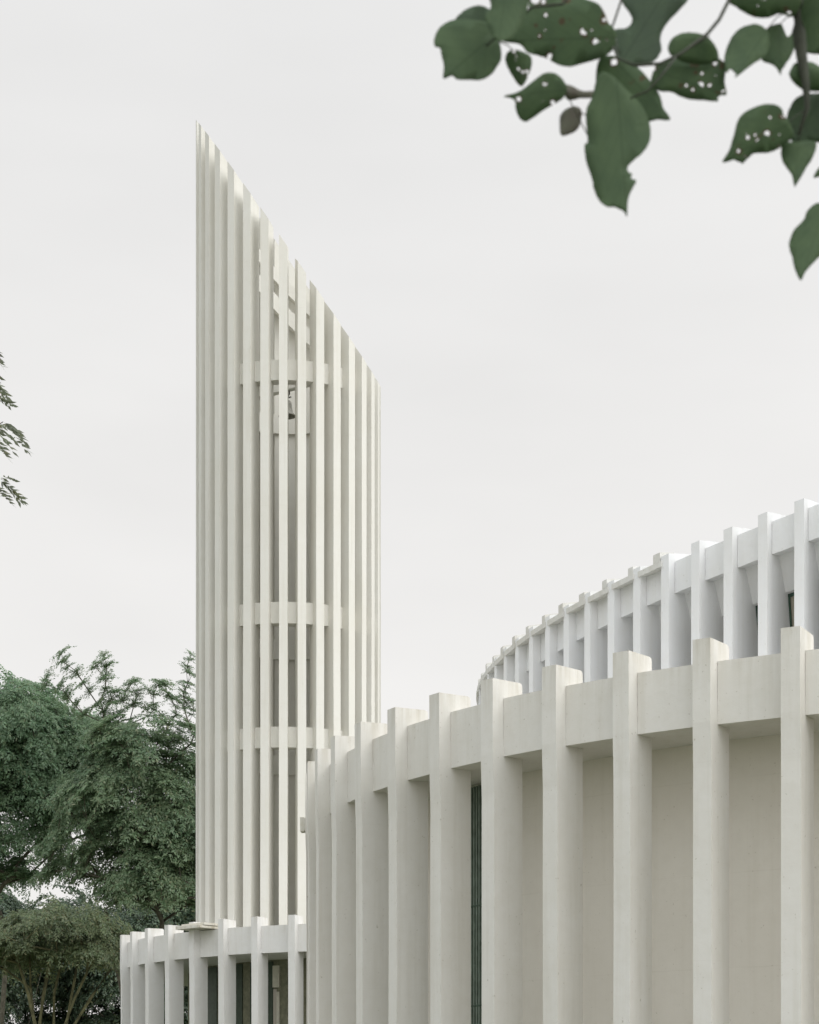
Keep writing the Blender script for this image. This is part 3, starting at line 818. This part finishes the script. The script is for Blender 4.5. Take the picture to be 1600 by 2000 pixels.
# ------------------------------------------------------------------ overhanging branch with big heart-shaped leaves
def big_leaf_mat(name, c1, c2, holes, hole_scale=10.0, trans=0.6):
    m, n, l, b = new_mat(name)
    uv = n.new('ShaderNodeTexCoord').outputs['UV']
    oi = n.new('ShaderNodeObjectInfo')
    addv = n.new('ShaderNodeVectorMath'); addv.operation = 'ADD'
    l.new(uv, addv.inputs[0])
    cmb = n.new('ShaderNodeCombineXYZ')
    mul = n.new('ShaderNodeMath'); mul.operation = 'MULTIPLY'; mul.inputs[1].default_value = 37.0
    l.new(oi.outputs['Random'], mul.inputs[0]); l.new(mul.outputs[0], cmb.inputs[0]); l.new(mul.outputs[0], cmb.inputs[1])
    l.new(cmb.outputs[0], addv.inputs[1])
    sc = n.new('ShaderNodeVectorMath'); sc.operation = 'MULTIPLY'; sc.inputs[1].default_value = (0.4, 1.0, 1.0); l.new(addv.outputs[0], sc.inputs[0])
    vec = sc.outputs[0]
    f = maprange(n, l, noise_node(n, l, vec, 3.0, 4), 0.35, 0.65, 0.0, 1.0)
    c = mixc(n, l, f, (*c1, 1), (*c2, 1))
    # midrib and side veins, from the leaf's own coordinates (u across -1..1, v base to tip)
    s = n.new('ShaderNodeSeparateXYZ'); l.new(uv, s.inputs[0])
    au = n.new('ShaderNodeMath'); au.operation = 'ABSOLUTE'; l.new(s.outputs['X'], au.inputs[0])
    mid = maprange(n, l, au.outputs[0], 0.0, 0.03, 0.6, 0.0)
    ph = n.new('ShaderNodeMath'); ph.operation = 'MULTIPLY_ADD'; ph.inputs[1].default_value = -0.55
    l.new(au.outputs[0], ph.inputs[0]); l.new(s.outputs['Y'], ph.inputs[2])
    fr = n.new('ShaderNodeMath'); fr.operation = 'PINGPONG'; fr.inputs[1].default_value = 0.09; l.new(ph.outputs[0], fr.inputs[0])
    vein = maprange(n, l, fr.outputs[0], 0.0, 0.012, 0.35, 0.0)
    mx = n.new('ShaderNodeMath'); mx.operation = 'MAXIMUM'; l.new(mid, mx.inputs[0]); l.new(vein, mx.inputs[1])
    c = mixc(n, l, mx.outputs[0], c, (c1[0] * 0.62, c1[1] * 0.62, c1[2] * 0.62, 1))
    l.new(c, b.inputs['Base Color']); b.inputs['Roughness'].default_value = 0.6; b.inputs['Specular IOR Level'].default_value = 0.15
    t = n.new('ShaderNodeBsdfTranslucent'); l.new(c, t.inputs[0])
    ms = n.new('ShaderNodeMixShader'); ms.inputs[0].default_value = trans
    l.new(b.outputs[0], ms.inputs[1]); l.new(t.outputs[0], ms.inputs[2])
    outp = ms.outputs[0]
    if holes:                              # insect holes
        vo = n.new('ShaderNodeTexVoronoi'); vo.inputs['Scale'].default_value = hole_scale
        nz = n.new('ShaderNodeTexNoise'); nz.inputs['Scale'].default_value = 26.0; l.new(vec, nz.inputs['Vector'])
        wv = n.new('ShaderNodeVectorMath'); wv.operation = 'MULTIPLY_ADD'; wv.inputs[1].default_value = (0.035, 0.035, 0.0); l.new(nz.outputs['Color'], wv.inputs[0]); l.new(vec, wv.inputs[2])
        l.new(wv.outputs[0], vo.inputs['Vector'])
        sp = n.new('ShaderNodeSeparateColor'); l.new(vo.outputs['Color'], sp.inputs[0])
        rad = maprange(n, l, sp.outputs[0], 0.40, 1.0, 0.08, 0.40)
        lt = n.new('ShaderNodeMath'); lt.operation = 'LESS_THAN'; l.new(vo.outputs['Distance'], lt.inputs[0]); l.new(rad, lt.inputs[1])
        rim = n.new('ShaderNodeMath'); rim.operation = 'MULTIPLY'; rim.inputs[1].default_value = 1.55; l.new(rad, rim.inputs[0])
        rl = n.new('ShaderNodeMath'); rl.operation = 'LESS_THAN'; l.new(vo.outputs['Distance'], rl.inputs[0]); l.new(rim.outputs[0], rl.inputs[1])
        reg = maprange(n, l, noise_node(n, l, vec, 2.6, 1), 0.49, 0.51, 0.0, 1.0)
        mm = n.new('ShaderNodeMath'); mm.operation = 'MULTIPLY'; l.new(lt.outputs[0], mm.inputs[0]); l.new(reg, mm.inputs[1])
        rm = n.new('ShaderNodeMath'); rm.operation = 'MULTIPLY'; l.new(rl.outputs[0], rm.inputs[0]); l.new(reg, rm.inputs[1])
        cr = mixc(n, l, rm.outputs[0], c, (0.16, 0.13, 0.08, 1)); l.new(cr, b.inputs['Base Color']); l.new(cr, t.inputs[0])
        tr = n.new('ShaderNodeBsdfTransparent')
        mh = n.new('ShaderNodeMixShader'); l.new(mm.outputs[0], mh.inputs[0]); l.new(outp, mh.inputs[1]); l.new(tr.outputs[0], mh.inputs[2])
        outp = mh.outputs[0]
    l.new(outp, n['Material Output'].inputs['Surface'])
    return m
ML = {'g': big_leaf_mat('big_leaf_green', (0.135, 0.20, 0.115), (0.17, 0.245, 0.135), False),
      'h': big_leaf_mat('big_leaf_holed', (0.135, 0.20, 0.115), (0.17, 0.245, 0.135), True),
      'b': big_leaf_mat('big_leaf_browned', (0.20, 0.185, 0.15), (0.21, 0.22, 0.16), False),
      'd': big_leaf_mat('big_leaf_dark', (0.12, 0.165, 0.115), (0.14, 0.20, 0.125), False)}

YB = 3.6
def big_leaf(name, parent, outline, base, tip, mat, depth=0.0, seed=0, bow=0.010):
    """one blade: its ragged margin, midrib from base to tip, tilted and bowed in depth"""
    r = random.Random(seed)
    K = lambda p: (CX + 20 + p[0] / 2.0513, p[1] / 2.0513)
    pts = [Vector(K(p)) for p in outline]
    b, t = Vector(K(base)), Vector(K(tip))
    ax = t - b; L = ax.length; d = ax / L; n2 = Vector((-d.y, d.x))
    hw = max(abs((p - b).dot(n2)) for p in pts)
    tilt, roll, ph = r.uniform(-0.35, 0.35), r.uniform(-0.4, 0.4), r.uniform(0, 6)
    px_m = YB / F
    def place(p):
        v = (p - b).dot(d); u = (p - b).dot(n2)
        yy = YB + depth + px_m * (tilt * v + roll * u) + bow * (u / hw) ** 2 - bow * 0.8 * (v / L) ** 2 + 0.0025 * math.sin(5 * v / L + ph) * (u / hw)
        return Vector(at(p.x, p.y, yy)), (u / hw, v / L)
    # rounded margin
    out = []
    m = len(pts)
    for i in range(m):
        p0, p1, p2, p3 = pts[i - 1], pts[i], pts[(i + 1) % m], pts[(i + 2) % m]
        for q in range(4):
            f = q / 4
            c = 0.5 * ((2 * p1) + (p2 - p0) * f + (2 * p0 - 5 * p1 + 4 * p2 - p3) * f * f + (3 * p1 - p0 - 3 * p2 + p3) * f ** 3)
            out.append(c + Vector((r.uniform(-0.35, 0.35), r.uniform(-0.35, 0.35))))
    bm = bmesh.new(); uvl = bm.loops.layers.uv.new('UVMap')
    bm.faces.new([bm.verts.new((p.x, p.y, 0)) for p in out])
    bmesh.ops.triangulate(bm, faces=bm.faces[:])
    for _ in range(2):
        es = [e for e in bm.edges if e.calc_length() > 14]
        if es: bmesh.ops.subdivide_edges(bm, edges=es, cuts=1, use_grid_fill=False); bmesh.ops.triangulate(bm, faces=[f for f in bm.faces if len(f.verts) > 3])
    A = place(b)[0]
    uvs = {}
    for v in bm.verts:
        w, uv = place(Vector((v.co.x, v.co.y))); uvs[v] = uv; v.co = w - A
    for f in bm.faces:
        for lp in f.loops: lp[uvl].uv = uvs[lp.vert]
    o = from_bm(name, bm, mat, parent, A, smooth=True)
    sm = o.modifiers.new('thickness', 'SOLIDIFY'); sm.thickness = 0.0006
    return o

limb_foot = Vector((4.2, 4.6, 0.0))
btree = empty('overhanging_tree', limb_foot)
tag(btree, 'tree with large heart shaped leaves, some full of insect holes, hanging into the top right', 'tree')
P = lambda x, y, dz=0.0: Vector(at(x, y, YB + dz))
bm = bmesh.new()
crown_pt = Vector((2.6, 4.3, 5.6))
def tw_(pts, r0, r1):
    n_ = len(pts); tube(bm, [Vector(p) - limb_foot for p in pts], [r0 + (r1 - r0) * i / (n_ - 1) for i in range(n_)], 8)
tw_([limb_foot, (4.1, 4.6, 1.8), (3.9, 4.55, 3.6), (3.3, 4.45, 4.9), crown_pt], 0.16, 0.05)
tw_([crown_pt, (1.6, 4.0, 5.2), P(1500, -420, 0.2), P(1440, -150), P(1424, 0)], 0.03, 0.0035)
tw_([P(1424, 0), P(1405, 38, -.02), P(1382, 66, -.05), P(1330, 105, -.07), P(1290, 124, -.08), P(1240, 128, -.08), P(1207, 114, -.06), P(1198, 92, -.04)], 0.0035, 0.0020)
tw_([P(1320, 112, -.075), P(1290, 150, -.09), P(1265, 178, -.09), P(1232, 192, -.07)], 0.0024, 0.0016)
tw_([P(1440, -150), P(1240, -120), P(1214, 0), P(1197, 50)], 0.0030, 0.0018)
tw_([P(1240, -120), P(1130, -40), P(1100, 8), P(1040, 14), P(985, 60), P(950, 90)], 0.0030, 0.0018)
tw_([crown_pt, P(1640, -500, 0.3), P(1565, -120, 0.1), P(1554, 0), P(1560, 60), P(1566, 110), P(1574, 165), P(1577, 210), P(1560, 262)], 0.022, 0.0022)
tw_([P(1640, -500, 0.3), P(1700, 100), P(1660, 330), P(1602, 400)], 0.008, 0.0018)
Q = lambda x, y, dz=0.0: P(820 + x / 2.0513, y / 2.0513, dz)
for a_, m_, b_ in (((642, 450, .02), (668, 462, .0), (700, 470, -.02)), ((372, 200, .02), (352, 180, .01), (318, 168, -.02)), ((300, 140, .03), (330, 128, .02), (400, 60, .0)), ((588, 360, -.01), (600, 400, .0), (672, 540, .0)),
                   ((785, 150, .01), (790, 190, -.02), (800, 215, -.05)), ((945, 285, .0), (980, 262, -.04), (1010, 250, -.06)), ((1390, 120, .0), (1430, 70, .05), (1500, 30, .05)), ((1440, 100, .04), (1470, 70, .05), (1505, 60, .05)),
                   ((1470, 500, -.02), (1500, 470, .0), (1545, 440, .0)), ((1515, 568, .01), (1530, 520, .0), (1548, 440, .0)), ((1160, 145, -.03), (1130, 165, -.05), (1090, 190, -.06)), ((1625, 815, .0), (1640, 780, .0), (1660, 740, .0))):
    tw_([Q(*a_), Q(*m_), Q(*b_)], 0.0008, 0.0011)
from_bm('branch', bm, M['twig'], btree, limb_foot, smooth=True)
LV = [   # margin, base, tip, kind, depth
    ([(300,140),(272,95),(225,80),(150,78),(110,88),(75,115),(58,155),(60,185),(80,192),(88,225),(97,265),(95,314),(130,303),(150,318),(200,320),(245,320),(285,300),(315,260),(327,230),(322,180)], (300,140), (95,315), 'g', .03),
    ([(140,85),(165,52),(200,30),(250,22),(300,55),(330,110),(300,160),(250,172),(205,166),(172,172),(158,140)], (320,110), (165,176), 'd', .07),
    ([(265,-90),(285,20),(262,60),(270,100),(290,140),(320,165),(370,150),(410,100),(430,40),(440,-110)], (350,-100), (318,166), 'g', -.05),
    ([(455,-20),(430,50),(370,130),(330,165),(400,178),(430,210),(470,222),(510,235),(550,258),(600,268),(640,258),(720,235),(770,205),(790,160),(780,115),(755,90),(745,60),(720,20),(690,5),(600,-20)], (785,150), (332,165), 'h', .02),
    ([(365,200),(345,220),(345,250),(365,295),(408,347),(440,290),(450,250),(440,222),(400,202)], (372,200), (408,346), 'h', .02),
    ([(336,386),(385,372),(415,355),(460,320),(490,298),(520,290),(550,298),(575,320),(590,350),(580,385),(560,405),(500,440),(450,475),(425,488),(400,475),(385,440),(378,400)], (588,360), (337,386), 'h', -.02),
    ([(575,345),(610,345),(650,365),(705,366),(705,390),(640,395),(590,398)], (705,378), (575,370), 'b', .03),
    ([(560,475),(575,445),(605,428),(635,428),(650,450),(642,500),(625,525),(600,537),(566,540)], (642,445), (567,539), 'b', .02),
    ([(715,245),(760,222),(850,250),(930,330),(965,390),(975,430),(1004,479),(950,480),(900,490),(860,480),(760,440),(710,360),(705,330)], (790,250), (1003,479), 'h', .05),
    ([(690,390),(715,300),(760,295),(830,360),(880,410),(910,460),(925,520),(920,570),(895,610),(860,640),(833,668),(838,690),(850,695),(848,715),(868,725),(850,760),(835,800),(831,866),(815,845),(780,830),(750,828),(720,805),(698,760),(690,720),(665,640),(660,580),(672,565),(665,480),(670,430)], (790,330), (831,865), 'g', -.05),
    ([(800,-30),(850,70),(830,110),(780,120),(780,180),(800,240),(850,262),(930,250),(968,205),(965,150),(990,95),(1040,40),(1080,-20),(1050,-140),(900,-130)], (810,245), (1050,-140), 'd', .06),
    ([(1000,215),(995,185),(1010,155),(1045,135),(1090,130),(1140,140),(1175,170),(1195,210),(1190,245),(1130,260),(1060,250),(1030,238)], (1160,145), (1005,220), 'g', -.03),
    ([(930,300),(960,250),(1060,235),(1150,230),(1200,235),(1225,260),(1222,330),(1229,381),(1186,378),(1196,406),(1130,402),(1080,398),(1040,385),(1010,370),(960,365),(930,340)], (945,285), (1228,381), 'h', .01),
    ([(1220,235),(1230,190),(1255,140),(1290,110),(1335,96),(1370,103),(1395,130),(1400,180),(1380,225),(1330,260),(1263,310),(1276,280),(1245,275),(1228,290)], (1390,120), (1264,310), 'g', .0),
    ([(1385,120),(1420,98),(1450,98),(1468,140),(1480,145),(1500,125),(1505,180),(1480,240),(1450,260),(1447,300),(1420,262),(1370,240),(1375,180)], (1440,100), (1447,299), 'g', .04),
    ([(1232,-6),(1270,30),(1310,55),(1350,70),(1400,70),(1440,55),(1480,65),(1505,60),(1530,-10),(1480,-110),(1320,-90)], (1525,-20), (1233,-6), 'h', -.02),
    ([(1500,-60),(1500,90),(1520,140),(1530,200),(1600,217),(1680,190),(1700,-60)], (1600,-60), (1605,216), 'g', .05),
    ([(1480,300),(1490,270),(1510,250),(1560,247),(1600,265),(1650,300),(1620,360),(1545,362),(1500,335)], (1645,300), (1481,302), 'g', .02),
    ([(1212,650),(1240,600),(1258,540),(1275,480),(1310,445),(1370,420),(1420,418),(1450,435),(1458,460),(1480,490),(1500,540),(1470,575),(1430,600),(1390,613),(1340,615),(1312,638),(1289,658),(1290,628),(1258,640)], (1470,500), (1213,650), 'h', -.02),
    ([(1470,470),(1490,415),(1520,385),(1570,375),(1650,390),(1660,560),(1570,570),(1500,580),(1480,520)], (1600,400), (1500,580), 'd', .03),
    ([(1447,600),(1460,575),(1510,566),(1585,568),(1580,620),(1550,670),(1515,705),(1503,750),(1490,700),(1455,650)], (1515,568), (1503,749), 'g', .01),
    ([(1605,812),(1555,840),(1538,880),(1500,920),(1480,970),(1482,1000),(1492,1030),(1503,1080),(1527,1123),(1545,1090),(1580,1050),(1625,1000),(1665,880)], (1625,815), (1527,1122), 'g', .0),
    ([(1578,712),(1600,670),(1640,635),(1660,640),(1640,690)], (1655,640), (1579,711), 'g', .03)]
for i, (ol, b_, t_, mt, dz) in enumerate(LV):
    big_leaf('leaf', btree, ol, b_, t_, ML[mt], dz, seed=100 + i)
